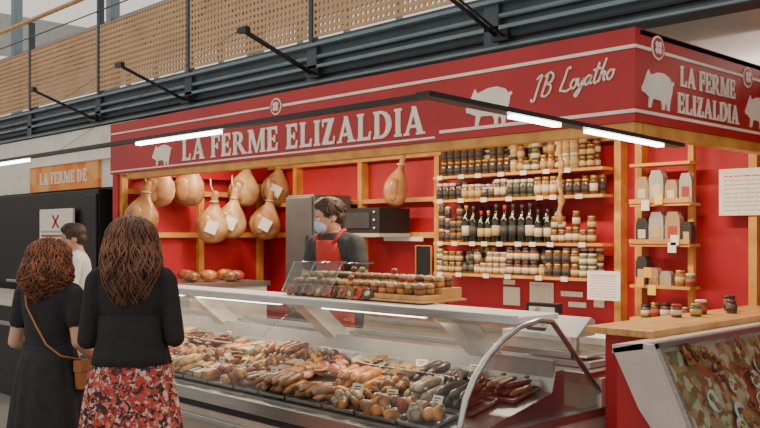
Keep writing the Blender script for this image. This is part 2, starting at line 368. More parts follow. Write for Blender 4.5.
prof=[(2.835,.715),(2.837,.80),(2.87,.90),(2.93,.99),(3.02,1.075),(3.13,1.14),(3.25,1.185)]
b=MB()
cuts=[X0,-5.35,-4.02,-2.47]
for i in range(3):
    a,c=cuts[i]+.004,cuts[i+1]-.004
    vs=[(a,y,z) for y,z in prof]+[(c,y,z) for y,z in prof]; n=len(prof)
    b.add(vs,[(k,k+1,k+1+n,k+n) for k in range(n-1)],GLASS,True)
b.obj('front_glass',CA)
b=MB()
for c in cuts[1:-1]: b.tube([(c,y,z) for y,z in prof],.004,GLASSE,6)
b.obj('glass_joints',CA)
endp=prof+[(3.40,1.205),(3.50,1.19),(3.92,.80),(3.92,.715)]
b=MB(); 
for xx in (X1+.006,X0-.006): b.add([(xx,y,z) for y,z in endp],[tuple(range(len(endp)))],GLASSD)
b.obj('end_glass',CA)
b=MB()
for x in (X1+.006,X0-.006):
    b.tube([(x,y,z) for y,z in endp[:-1]],.014,INOX,8)
b.box(X1-.02,X1+.03,2.8,3.95,.0,.71,CREAM); b.box(X1-.01,X1+.04,2.79,3.96,.70,.74,INOX)
b.obj('end_frame',CA)
b=MB(); b.add([(X0,3.5,1.2),(X1,3.5,1.2),(X1,3.88,.84),(X0,3.88,.84)],[(0,1,2,3)],GLASS); b.box(X0,X1,3.66,3.68,1.0,1.03,INOX); b.obj('rear_glass',CA)
def deck(y): return .73+(y-2.88)*.2
b=MB(); b.prism([(2.86,.716),(2.88,.722),(3.52,.85),(3.55,.95),(3.62,.95),(3.62,.716)],'x',X0+.01,X1-.01,INOX)
b.box(X0+.02,X1-.02,3.54,3.56,.86,1.0,CREAMD)
b.obj('product_deck',CA)
b=MB(); 
for x0,x1 in ((-5.2,-4.3),(-3.9,-3.1),(-6.1,-5.4)): b.box(x0,x1,3.30,3.33,1.178,1.198,LEDW)
b.obj('case_led_strip',CA)
for x in (-5.7,-4.7,-3.4): area('case_light',(x,3.28,1.17),.9,.04,4,(1,.78,.52),(math.radians(-12),0,0))
# products
def cm(n,c,r=.35,s=25,k=.42): return mat(n,c,r,col2=tuple(v*k for v in c),scale=s,coat=.2)
F={'orange':cm('roast_orange',(.66,.24,.045)),'pink':cm('raw_sausage',(.50,.20,.11)),'pale':cm('veal_pale',(.58,.36,.19)),'brown':cm('smoked_brown',(.30,.12,.04)),
'dark':cm('black_pudding',(.07,.03,.02)),'grey':cm('dry_saucisson',(.38,.29,.19)),'red':cm('ham_red',(.42,.07,.04)),'gold':cm('golden_crust',(.62,.33,.09)),'cream':cm('cream_pate',(.62,.47,.27)),'green':cm('parsley',(.08,.18,.03))}
TRAY=mat('white_tray',(.8,.78,.72),.35); TRAYD=mat('steel_tray',(.25,.24,.23),.35,.7)
P={k:MB() for k in('sausages','cured_meat_cuts','roast_pieces','price_tags','trays','terrines')}
def sausage(B,x,y,z,L,r,m,ang):
    dx,dy=math.sin(ang),math.cos(ang); c=random.uniform(-.02,.02); pts=[];rs=[]
    for k in range(8):
        t=k/7-.5; pts.append((x+dx*L*t+dy*c*(1-4*t*t),y+dy*L*t-dx*c*(1-4*t*t),z+.2*dy*L*t)); rs.append(r*(max(.12,1-abs(2*t)**5*.9)))
    B.tube(pts,rs,m,8)
front=['pale','brown','cream','pink','orange','brown','orange','orange','gold','orange','gold','brown','orange','brown','grey','brown','dark','grey','dark','grey']
back=['red','brown','pale','brown','pink','gold','brown','orange','red','gold','brown','dark','orange','brown','grey','brown','grey','dark','brown','grey']
random.seed(12)
for row in (0,1,2):
    x=X0+.04; i=0
    while x<X1-.2:
        wd=random.uniform(.16,.30); wd=min(wd,X1-.02-x); cx=x+wd/2
        y0=2.885+row*.212; y1=y0+.205; yc=(y0+y1)/2; fr=min(19,int((x-X0)/(X1-X0)*20))
        cl=random.choice((front if row<2 else back)[max(0,fr-1):fr+2]); m=F[cl]; z0=deck(yc); typ=random.choice(['saus','lump','terr','slice','salami','lump'] if row else ['lump','saus','lump','terr','salami'])
        Mt=Matrix.Translation((cx,yc,z0))@Euler((.197,0,0)).to_matrix().to_4x4()
        T=P['trays']; h=.100; ww=wd/2-.003; tm=TRAY if random.random()<.25 else TRAYD
        T.box(-ww,ww,-h,h,.0,.006,tm,Mt)
        for a in ((-ww,-ww+.005,-h,h),(ww-.005,ww,-h,h),(-ww,ww,-h,-h+.005),(-ww,ww,h-.005,h)): T.box(*a,.0,.02,tm,Mt)
        if typ=='saus':
            n=int(wd/.032); base=random.uniform(-.6,.6)
            for lay in (0,1):
                for k in range(n-lay*2):
                    sausage(P['sausages'],x+.025+.032*k+lay*.03+random.uniform(-.005,.005),yc+random.uniform(-.03,.03),z0+.028+lay*.026,.15,.0185,m if random.random()<.8 else F[random.choice(['orange','brown','gold'])],base+random.uniform(-.35,.35))
        elif typ=='salami':
            n=int(wd/.055)
            for lay in (0,1):
                for k in range(n-lay): sausage(P['sausages'],x+.03+.055*k+lay*.027,yc,z0+.034+.038*lay,.19,.027,m,random.uniform(-.2,.2))
        elif typ=='terr':
            Q=P['terrines']; n=max(2,int(wd/.085)); s=wd/n
            for k in range(n):
                for q in (-.048,.048):
                    c0=x+s*(k+.5)-cx; mm=F[random.choice(['brown','dark','gold','cream','orange'])]; hh=random.uniform(.035,.06)
                    Mk=Mt@Matrix.Translation((c0,q,.006))@Euler((0,0,random.uniform(-.15,.15))).to_matrix().to_4x4()
                    a=s*.43
                    Q.prism([(-a,0),(a,0),(a*1.02,hh*.75),(a*.8,hh),(-a*.8,hh),(-a*1.02,hh*.75)],'y',-.038,.038,mm,False,Mk); Q.prism([(-a*.8,hh*.15),(a*.8,hh*.15),(a*.8,hh*.7),(a*.6,hh*.85),(-a*.6,hh*.85),(-a*.8,hh*.7)],'y',-.040,-.038,F[random.choice(['pink','pale','cream','brown'])],False,Mk)
        elif typ=='slice':
            for k in range(int(wd*90)):
                a,bb=random.uniform(-ww+.03,ww-.03),random.uniform(-.07,.07)
                P['cured_meat_cuts'].lathe([(.01,0),(.040,.001),(.042,.005),(.038,.009),(.01,.010)],(0,0,0),m if random.random()<.7 else F[random.choice(['gold','red','brown'])],12,Mt@Matrix.Translation((a,bb,.014+k*.0026))@Euler((random.uniform(-.6,.6),random.uniform(-.5,.5),0)).to_matrix().to_4x4())
        else:
            for k in range(int(wd*85)):
                a,bb=random.uniform(-ww+.02,ww-.02),random.uniform(-.08,.08); m2=m if random.random()<.55 else F[random.choice(['gold','brown','orange','brown','red','orange'])]
                P['roast_pieces'].ell((a,bb,.026+.045*random.random()*(1-abs(bb)/.11)),(random.uniform(.026,.048),random.uniform(.022,.04),random.uniform(.016,.026)),m2,Mt,12,8,Euler((random.random()*2,random.random()*2,random.random()*3)).to_matrix())
        for q in range(2):
            if random.random()<.35: P['roast_pieces'].ell((random.uniform(-ww,ww),random.uniform(-.08,.08),.07),(.016,.012,.008),F['green'],Mt,8,5)
        if random.random()<.45:
            tx=cx+random.uniform(-.05,.05); ty=y1-.03+random.uniform(-.05,.01); tz=deck(ty)+.05
            Mq=Matrix.Translation((tx,ty,tz))@Euler((random.uniform(-.5,.0),0,random.uniform(-.2,.4))).to_matrix().to_4x4(); Q=P['price_tags']
            Q.box(-.032,.032,0,.003,0,.04,PAPER,Mq); Q.box(-.003,.003,.001,.003,-.05,0,DARK,Mq)
            Q.box(-.022,.02,-.001,0,.024,.029,DARK,Mq); Q.box(-.022,.01,-.001,0,.012,.017,RED,Mq)
        x+=wd+.004; i+=1
for k,v in P.items(): v.obj(k,CA)
# ---------------------------------------------------------------- jar helpers
lids=[mat('lid_gold',(.50,.32,.10),.3,.6),mat('lid_white',(.7,.66,.55),.4),mat('lid_black',(.03,.03,.03),.4),mat('lid_red',(.4,.03,.03),.4)]
cont=[mat('preserve_amber',(.36,.15,.04),.12,coat=.5),mat('preserve_brown',(.14,.055,.025),.12,coat=.5),mat('preserve_cream',(.50,.36,.18),.15,coat=.5),mat('preserve_green',(.12,.13,.05),.15,coat=.5),mat('preserve_red',(.22,.04,.02),.12,coat=.5)]
labs=[mat('label_cream',(.70,.60,.40),.6),mat('label_yellow',(.58,.40,.15),.6),mat('label_black',(.05,.045,.04),.6),mat('label_red',(.4,.06,.04),.6)]
LW=[labs[0],labs[0],labs[1],labs[2],labs[1],labs[2]]; CW=[cont[0],cont[1],cont[1],cont[2],cont[1],cont[3]]
def jar(B,x,y,z,r,h,lid,con,lab):
    B.lathe([(r*.85,0),(r,h*.05),(r,h*.74),(r*.84,h*.82)],(x,y,z),con,12)
    B.lathe([(r*.9,0),(r*.9,h*.17),(r*.8,h*.18)],(x,y,z+h*.82),lid,12)
    B.lathe([(r*1.02,0),(r*1.02,h*.4)],(x,y,z+h*.18),lab,12)
BG=mat('bottle_glass',(.012,.02,.012),.08,coat=.6); 
def bottle(B,x,y,z,h,lab,capm,g=BG):
    r=h*.125
    B.lathe([(r*.9,0),(r,h*.02),(r,h*.58),(r*.75,h*.68),(r*.38,h*.76),(r*.36,h*.97),(r*.4,h)],(x,y,z),g,12)
    B.lathe([(r*1.02,0),(r*1.02,h*.26)],(x,y,z+h*.18),lab,12); B.lathe([(r*.43,0),(r*.44,h*.14)],(x,y,z+h*.865),capm,10)
b=MB()
for z in (2.10,1.90,1.54,1.28): b.box(-5.2,-3.53,5.66,5.8,z-.022,z,WOOD)
b.obj('wall_shelf')
random.seed(11)
J=MB(); Bt=MB()
def rowj(z,x0,x1,y,hs,step,lv=1):
    x=x0
    while x<x1:
        grp=(random.choice(lids[:3]+lids[:1]),random.choice(CW),random.choice(LW)); n=random.randint(1,4)
        hh=random.choice(hs); st=step*random.uniform(.88,1.1)
        for k in range(n):
            if x>x1: break
            r=st*.46
            for q in range(lv):
                if q and random.random()<.12: break
                jar(J,x,y,z+q*(hh+.001),r,hh,*grp)
            x+=st
for y in (5.695,5.765):
    rowj(2.10,-5.1,-3.6,y,[.085,.10,.12],.072,3)
    rowj(1.90,-5.15,-3.58,y,[.14,.15,.12,.09],.070)
    rowj(1.28,-5.15,-3.6,y,[.11,.10,.09],.072,2)
rowj(1.54,-5.15,-4.9,5.72,[.10,.11],.07,3); rowj(1.54,-3.98,-3.6,5.71,[.10,.12],.07,2)
x=-4.86
while x<-4.03:
    bottle(Bt,x,5.70,1.54,random.choice([.26,.31,.3,.29]),random.choice([labs[0],labs[2],labs[1]]),random.choice([lids[3],lids[2],lids[2],lids[0]])); bottle(Bt,x+.03,5.77,1.54,.3,labs[0],lids[2]); x+=random.uniform(.07,.09)
J.obj('preserve_jars'); Bt.obj('wine_bottles')
b=MB()
for z in (2.10,1.90,1.54,1.28):
    x=-5.15
    while x<-3.6:
        b.box(x,x+.06,5.652,5.658,z-.03,z+.005,PAPER); x+=random.uniform(.12,.3)
b.obj('shelf_price_labels')
b=MB()
RZ=(2.10,1.82,1.54,1.25,1.02)
for z in RZ: b.box(-3.30,-2.85,5.64,5.79,z-.02,z,WOOD)
for z in RZ[1:3]: b.box(-3.30,-2.85,5.63,5.64,z,z+.03,WOOD)
b.box(-2.92,-2.88,5.75,5.79,1.0,2.3,WOOD)
b.obj('wall_shelf')
BAG=mat('kraft_bag',(.42,.26,.14),.6); BAGW=mat('silver_bag',(.50,.48,.44),.35,.4); BAGB=mat('black_bag',(.04,.035,.035),.35); CARD=mat('orange_price_card',(.85,.38,.04),.6); CARDY=mat('yellow_price_card',(.85,.65,.08),.6)
J=MB()
items=[[(BAG,.10,.19),(BAGW,.12,.23),(BAG,.10,.16),(BAGW,.09,.2)],[(BAGB,.10,.18),(BAGW,.12,.22),(BAG,.12,.22),(BAGB,.08,.15)],[(BAGB,.10,.20),(BAG,.08,.12),(BAGW,.09,.10)],[]]
for zi,z in enumerate(RZ[1:]):
    x=-3.28
    for m,wd,hh in items[zi]:
        M=Matrix.Translation((x+wd/2,5.71,z))@Euler((0,0,random.uniform(-.3,.3))).to_matrix().to_4x4(); a=wd/2-.004
        J.prism([(-a,0),(a,0),(a*1.03,hh*.5),(a*.95,hh*.8),(a*.6,hh),(-a*.6,hh),(-a*.95,hh*.8),(-a*1.03,hh*.5)],'y',-.03,.03,m,False,M); J.box(-a*.6,a*.6,-.033,-.03,hh*.2,hh*.55,random.choice([labs[0],labs[1],labs[3]]),M); x+=wd+.002
    if zi>=2:
        x=-3.24 if zi==3 else -2.98
        while x<-2.90:
            jar(J,x+.03,5.70,z,.034,random.choice([.09,.11]),random.choice(lids),random.choice(cont),random.choice(labs)); x+=.075
for x,z,m in ((-3.24,1.255,CARD),(-3.15,1.205,CARDY),(-3.18,1.325,CARD),(-3.10,1.83,CARDY),(-2.98,1.55,PAPER),(-3.2,1.79,PAPER),(-3.0,1.5,PAPER)): J.box(x,x+.06,5.622,5.628,z-.02,z+.05,m)
J.obj('grocery_packets')
def poster(name,x0,x1,y,z0,z1,m=PRINT,fr=None):
    b=MB(); b.box(x0,x1,y-.006,y,z0,z1,PAPER if m is PRINT else m)
    if m is PRINT:
        n=9
        for k in range(n):
            zz=z0+(z1-z0)*(.1+.82*k/n); q=x0+.1*(x1-x0)
            while q<x0+.85*(x1-x0):
                q2=q+(x1-x0)*random.uniform(.06,.2); b.box(q,min(q2,x0+.9*(x1-x0)),y-.007,y-.006,zz,zz+(z1-z0)*.02,CREAMD if k<n-1 else RED); q=q2+.03*(x1-x0)
    if fr:
        f=.008
        for a in ((x0-f,x1+f,z0-f,z0),(x0-f,x1+f,z1,z1+f),(x0-f,x0,z0,z1),(x1,x1+f,z0,z1)): b.box(a[0],a[1],y-.012,y,a[2],a[3],fr)
    b.obj(name)
poster('wall_notice',-2.72,-2.38,5.80,1.73,2.04)
poster('wall_notice',-3.63,-3.36,5.62,1.13,1.34)
poster('wall_notice',-4.35,-4.12,5.895,1.06,1.22); poster('wall_notice',-4.62,-4.45,5.895,1.02,1.17,PAPER); poster('wall_notice',-4.05,-3.85,5.895,1.12,1.16,PAPER);poster('wall_notice',-3.98,-3.82,5.895,1.04,1.08,PAPER); poster('wall_notice',-4.62,-4.5,5.895,1.19,1.23,PAPER); poster('wall_notice',-3.75,-3.66,5.895,1.05,1.15,PAPER)
poster('chalkboard_menu',-5.53,-5.35,5.80,1.12,1.5,BLACKP,WOOD)
poster('wall_notice',-5.95,-5.45,5.80,1.545,1.585,PAPER)
b=MB()
pts=[(-3.80+.012*math.sin(k*1.2),5.52,2.40-.045*k) for k in range(17)]
b.tube(pts,[.02+.008*math.sin(k*2.2) for k in range(17)],F['gold'],8); b.tube([(-3.80,5.52,2.56),(-3.80,5.52,2.4)],.004,PAPER,5)
b.obj('hanging_dry_sausage')
# ---------------------------------------------------------------- hams
HAMM=mat('cured_ham_skin',(.60,.36,.14),.5,col2=(.26,.11,.035),scale=5,coat=.15,detail=8); HAMD=mat('cured_ham_meat',(.30,.12,.045),.4,col2=(.50,.26,.09),scale=9,coat=.3); ROPE=mat('rope',(.65,.55,.4),.8)
def ham(x,y,zc,s,rz,m,label=True,sx=1.):
    b=MB()
    prof_=[(-.27,.02,0),(-.262,.07,0),(-.235,.115,.0),(-.18,.150,.0),(-.11,.165,.0),(-.04,.152,.0),(.03,.115,.01),(.08,.075,.02),(.12,.048,.03),(.17,.036,.035),(.21,.038,.04),(.23,.032,.045),(.26,.028,.05),(.275,.01,.05)]
    vs=[];fs=[];n=20; ph=random.uniform(0,6)
    for z,r,ox in prof_:
        for k in range(n):
            a=2*math.pi*k/n; ex=1+.12*math.cos(a)*( -z if z<0 else 0)+.035*math.sin(3*a+z*20+ph)+.02*math.sin(5*a-z*35)
            vs.append(((r*math.cos(a)*1.05*ex*sx+ox)*s,r*math.sin(a)*.62*ex*s,z*s))
    for i in range(len(prof_)-1):
        for k in range(n): fs.append((i*n+k,i*n+(k+1)%n,(i+1)*n+(k+1)%n,(i+1)*n+k))
    fs.append(tuple(range(n-1,-1,-1))); fs.append(tuple((len(prof_)-1)*n+k for k in range(n)))
    M=Matrix.Translation((x,y,zc))@Euler((0,random.uniform(-.14,.14),rz)).to_matrix().to_4x4()
    b.add(vs,fs,m,True,M)
    b.ell((-.045*s*sx,-.075*s,-.10*s),(.085*s*sx,.032*s,.12*s),HAMD,M,12,8)
    b.tube([(.05*s,0,.2*s),(.0,0,.33*s),(0,0,.40*s)],.006,ROPE,6,M)
    b.tube([(.035*s+.045*s*math.cos(t*.7),.045*s*math.sin(t*.7),.16*s) for t in range(10)],.006,ROPE,5,M)
    if label: b.box(-.01*s,.11*s,-.118*s,-.112*s,-.16*s,-.03*s,PAPER,M@Euler((0,.4,0)).to_matrix().to_4x4())
    b.obj('cured_ham')
for u,py,m,lb in ((141,212,HAMD,0),(157,184,HAMM,0),(188,184,HAMM,0),(243,186,HAMM,0),(275,186,HAMM,1)):
    X,Yy,Z=at(u,py-4,x=-7.60); ham(X,Yy,Z,.95,.9,m,lb)
for u,py,m in ((211,221,HAMM),(230,217,HAMM),(265,219,HAMM)):
    X,Yy,Z=at(u,py-4,x=-7.5); ham(X,Yy,Z,.95,.9,m,1)
X,Yy,Z=at(396,180,y=5.6); ham(X,Yy,Z,.88,1.0,HAMD,0,.72)
# ---------------------------------------------------------------- equipment behind
b=MB(); b.box(-6.75,-6.35,5.28,5.75,0,1.98,FRID); b.box(-6.74,-6.36,5.25,5.28,.9,1.96,FRID); b.box(-6.41,-6.38,5.22,5.25,1.2,1.6,BLACK); b.obj('steel_refrigerator',bevel=.015)
b=MB(); b.box(-6.1,-5.6,5.4,5.78,1.62,1.84,BLACKP); b.box(-6.05,-5.72,5.39,5.4,1.66,1.80,DARK); 
for z in (1.66,1.73,1.80): b.lathe([(.012,0),(.012,.015)],(0,0,0),INOX,10,Matrix.Translation((-5.66,5.4,z))@Euler((math.pi/2,0,0)).to_matrix().to_4x4())
b.box(-6.1,-5.6,5.4,5.79,1.585,1.615,CREAMD)
b.obj('wall_oven')
b=MB(); b.box(-6.1,-3.0,5.3,5.78,0,.86,CREAM); b.box(-6.12,-2.98,5.27,5.78,.86,.9,INOX); b.obj('back_counter')
b=MB(); b.box(-7.75,-3.4,4.25,5.22,0,.08,FLOOR); b.obj('duckboard_platform')
b=MB(); b.box(-7.7,-6.9,4.3,5.15,.08,1.12,CREAM); b.box(-7.72,-6.88,4.28,5.18,1.12,1.16,INOX); b.obj('prep_table')
b=MB()
random.seed(31)
for k in range(9): b.ell((-7.5+.5*random.random(),4.40+.08*k,1.21+.02*random.random()),(.09,.07,.05),F[['red','brown','red','orange'][k%4]],None,14,10,Euler((0,0,random.random()*3)).to_matrix())
b.obj('cured_meat_joints')
b=MB(); b.box(-2.95,-2.52,3.92,4.18,.917,.95,CREAMD); b.box(-2.92,-2.55,3.93,4.15,.965,.975,INOX); b.box(-2.80,-2.68,3.98,4.1,.95,.965,DARK); b.box(-2.77,-2.73,4.12,4.15,.95,1.12,INOX); b.prism([(3.98,1.06),(4.16,1.06),(4.16,1.14),(4.12,1.16)],'x',-2.86,-2.64,CREAMD); b.obj('weighing_scale',bevel=.004)
b=MB(); b.box(-3.3,-2.46,4.23,4.5,.0,1.0,CREAM); b.box(-3.32,-2.46,4.22,4.52,1.0,1.04,WHITE); b.obj('service_counter',bevel=.004)
b=MB(); b.box(-3.2,-2.98,4.3,4.35,1.04,1.2,BLACKP,None); b.box(-3.18,-3.0,4.298,4.3,1.06,1.18,PRINT); b.obj('recipe_booklet')
# ---------------------------------------------------------------- stand on top of the case
ST=empty('pate_pot_stand')
b=MB(); sx0,sx1=-4.40,-3.22
b.box(sx0,sx1,3.42,3.78,1.237,1.248,WOODL)
b.prism([(3.44,1.248),(3.76,1.248),(3.76,1.31),(3.60,1.31),(3.60,1.275),(3.44,1.275)],'x',sx0+.02,sx1-.02,WOODL)
b.obj('tray',ST,bevel=.003)
b=MB(); k=0; x=sx0+.05
while x<sx1-.04:
    for y,z in ((3.49,1.275),(3.56,1.276),(3.64,1.311),(3.71,1.312)):
        c=random.choice([F['brown'],F['gold'],F['orange'],F['brown']]); yy=y+random.uniform(-.006,.006)
        b.lathe([(.026,0),(.032,.01),(.032,.026),(.025,.034)],(x,yy,z),c,12); b.lathe([(.030,0),(.034,.006),(.031,.02),(.018,.026)],(x,yy,z+.034),F['brown'] if random.random()<.6 else F['gold'],12)
        if random.random()<.15: b.ell((x,yy,z+.075),(.022,.022,.018),random.choice([F['cream'],F['gold'],F['red']]),None,10,7)
    x+=.07
x=sx0+.05
REDL=mat('red_round_label',(.50,.04,.03),.4)
while x<-3.6:
    M=Matrix.Translation((x,3.435,1.262))@Euler((math.radians(random.uniform(55,85)),0,random.uniform(-.5,.5))).to_matrix().to_4x4()
    b.lathe([(.03,0),(.036,.004),(.036,.014),(.03,.018)],(0,0,0),random.choice([REDL,F['brown'],F['dark'],REDL]),14,M); b.lathe([(.016,0),(.018,.002)],(0,0,.018),random.choice([labs[1],labs[0],REDL]),10,M)
    x+=.07;k+=1
b.obj('pots',ST)
b=MB()
ge=-3.95
b.add([(sx0,3.40,1.25),(ge,3.40,1.25),(ge,3.50,1.43),(sx0,3.50,1.43),(sx0,3.76,1.43),(ge,3.76,1.43)],[(0,1,2,3),(3,2,5,4)],GLASSE)
for x in (sx0,-4.2,ge):
    b.add([(x,3.40,1.25),(x,3.50,1.43),(x,3.76,1.43),(x,3.76,1.25)],[(0,1,2,3)],GLASSE); b.tube([(x,3.40,1.25),(x,3.50,1.43),(x,3.76,1.43)],.005,GLASSD,5)
b.obj('acrylic_guard',ST)
# ---------------------------------------------------------------- right side counter
RC=empty('side_counter')
b=MB(); b.box(-2.40,-2.12,3.98,5.6,0,1.12,RED); b.box(-2.38,-2.12,3.84,3.98,0,1.12,RED); b.obj('red_base',RC)
b=MB(); b.prism([(-2.44,3.76),(-2.08,3.76),(-2.08,5.6),(-2.44,5.6)],'z',1.12,1.155,WOODL); b.obj('wood_top',RC,bevel=.004)
LG=mat('pale_laminate',(.58,.50,.46),.45)
b=MB()
b.prism([(-2.11,1.10),(-1.97,1.135),(-1.93,1.13),(-1.70,.62),(-1.78,.60),(-1.98,.85)],'y',3.46,3.50,LG)
b.prism([(-2.11,0),(-2.11,1.08),(-1.985,1.10),(-1.76,.62),(-1.85,.55),(-1.85,0)],'y',3.50,5.6,RED)
b.prism([(-2.11,1.08),(-2.11,1.118),(-1.96,1.135),(-1.96,1.11)],'y',3.46,5.6,LG)
b.obj('sloped_body',RC)
def sl(t,o):
    ax,az=-1.965,1.125; bx,bz=-1.735,.635; L=math.hypot(bx-ax,bz-az); nx,nz=-(bz-az)/L,(bx-ax)/L
    return ax+(bx-ax)*t+nx*o, az+(bz-az)*t+nz*o
b=MB()
def slab(t0,t1,y0,y1,o0,o1,m):
    p=[sl(t0,o0),sl(t1,o0),sl(t1,o1),sl(t0,o1)]; b.prism(p,'y',y0,y1,m)
slab(.04,.98,3.52,5.5,.0,.008,LG); slab(.09,.92,3.56,5.4,.008,.012,FOODPRINT)
for t0,t1 in ((.02,.06),(.94,.98)): slab(t0,t1,3.50,5.5,.008,.05,INOX)
for y in (3.50,4.75,5.46): slab(.02,.98,y,y+.02,.008,.05,INOX)
b.obj('frame',RC)
b=MB()
random.seed(5)
for i in range(34):
        y=random.uniform(3.62,4.68); t=random.uniform(.14,.86); o=sl(t,.014+.0008*i); N=Matrix.Translation((o[0],y,o[1]))@Euler((0,math.radians(65),0)).to_matrix().to_4x4(); s=random.uniform(.5,1.05); k=i%4
        if k==0:
            b.lathe([(.03*s,0),(.055*s,.006),(.057*s,.010),(.03*s,.004)],(0,0,0),TRAY,14,N)
            for q in range(5): b.ell((random.uniform(-.03,.03)*s,random.uniform(-.03,.03)*s,.010),(.015*s,.012*s,.007),F[random.choice(['orange','gold','brown','red','green','cream'])],N,8,6)
        elif k==2: b.box(-.05*s,.05*s,-.06*s,.06*s,0,.006,random.choice([F['brown'],F['gold'],REDL]),N)
        else:
            for q in range(4): b.ell((random.uniform(-.05,.05)*s,random.uniform(-.05,.05)*s,.010),(.024*s,.02*s,.010),F[random.choice(['orange','gold','brown','dark','red'])],N,8,6)
b.obj('sample_plates',RC)
b=MB(); p0,p1=sl(.03,.053),sl(.97,.053); b.add([(p0[0],3.52,p0[1]),(p1[0],3.52,p1[1]),(p1[0],5.48,p1[1]),(p0[0],5.48,p0[1])],[(0,1,2,3)],GLASSE); b.obj('cover_glass',RC)
b=MB()
for i,(x,y,r,h) in enumerate([(-2.35,4.5,.03,.07),(-2.3,4.62,.03,.07),(-2.35,4.78,.035,.08),(-2.25,4.95,.03,.07),(-2.33,5.1,.035,.09)]): jar(b,x,y,1.156,r,h,random.choice(lids),random.choice(cont),random.choice(labs))
b.obj('counter_jars')
# ---------------------------------------------------------------- left neighbour
b=MB(); b.box(-13.5,-9.05,4.5,5.6,0,2.10,BLACKP); b.box(-9.3,-9.05,4.47,4.5,.2,2.05,BLACK); b.box(-11.5,-9.1,4.46,4.5,1.0,1.04,INOX); b.obj('black_cold_cabinet',bevel=.01)
NS=empty('neighbour_stall_sign')
b=MB(); b.box(-13.5,-8.3,4.56,4.62,2.12,2.79,WHITE); b.box(-10.9,-9.1,4.52,4.56,2.12,2.42,ORNSIGN); b.box(-10.9,-8.4,4.50,4.56,2.42,2.45,SIGNW); b.obj('fascia_board',NS)
serif('LA FERME DE',-10.6,-9.35,2.20,2.34,'f','fascia_lettering',NS,4.52)
X,_,_=at(40,0,y=4.44);X2,_,_=at(73,0,y=4.44)
b=MB(); b.box(X,X2,4.43,4.455,1.5,1.9,PAPER); cxp=(X+X2)/2
for sgn in (-1,1): b.prism([(cxp-.10*sgn,1.83),(cxp-.06*sgn,1.83),(cxp+.10*sgn,1.68),(cxp+.06*sgn,1.68)],'y',4.425,4.43,RED)
b.box(X+.06,X2-.06,4.425,4.43,1.63,1.65,CREAMD); b.box(X+.06,X2-.1,4.425,4.43,1.58,1.60,RED);b.box(X+.06,X2-.06,4.425,4.43,1.54,1.555,CREAMD); b.obj('wall_poster')
b=MB(); b.box(-8.75,-8.45,4.65,4.9,0,2.79,mat('green_tile',(.45,.5,.42),.4)); b.obj('tiled_pillar')
b=MB(); b.box(-12.5,-8.2,3.5,4.2,.0,.9,BLACKP); b.box(-12.55,-8.15,3.45,4.25,.9,.95,CREAM); b.box(-12.55,-8.15,3.47,3.5,.7,.74,INOX); b.obj('neighbour_counter',bevel=.005)
# ---------------------------------------------------------------- people
SKIN=mat('skin',(.62,.36,.25),.5,col2=(.56,.31,.21),scale=12); SKINM=mat('skin_tan',(.52,.29,.19),.5,col2=(.46,.25,.16),scale=12)
KNIT=mat('black_knit',(.013,.012,.014),.9,col2=(.02,.018,.02),scale=60,bump=.3); DRESS=mat('black_cotton',(.012,.012,.016),.8,col2=(.02,.02,.026),scale=20)
HA=mat('hair_brown',(.24,.10,.05),.45,col2=(.08,.033,.018),scale=14); HAB=mat('hair_auburn',(.32,.11,.045),.45,col2=(.11,.038,.018),scale=14); HD=mat('hair_dark',(.07,.038,.022),.6,col2=(.03,.018,.012),scale=30)
TEE=mat('grey_tshirt',(.05,.055,.06),.85,col2=(.035,.04,.045),scale=20); APR=mat('red_apron',(.50,.03,.025),.7); MASK=mat('surgical_mask',(.42,.62,.72),.7); WSH=mat('white_shirt',(.72,.72,.72),.8); JEAN=mat('dark_trousers',(.03,.035,.05),.8); SHOE=mat('leather_shoe',(.04,.025,.02),.5)
EYEW=mat('eye_white',(.8,.8,.78),.2); LIP=mat('lips',(.5,.16,.13),.5)
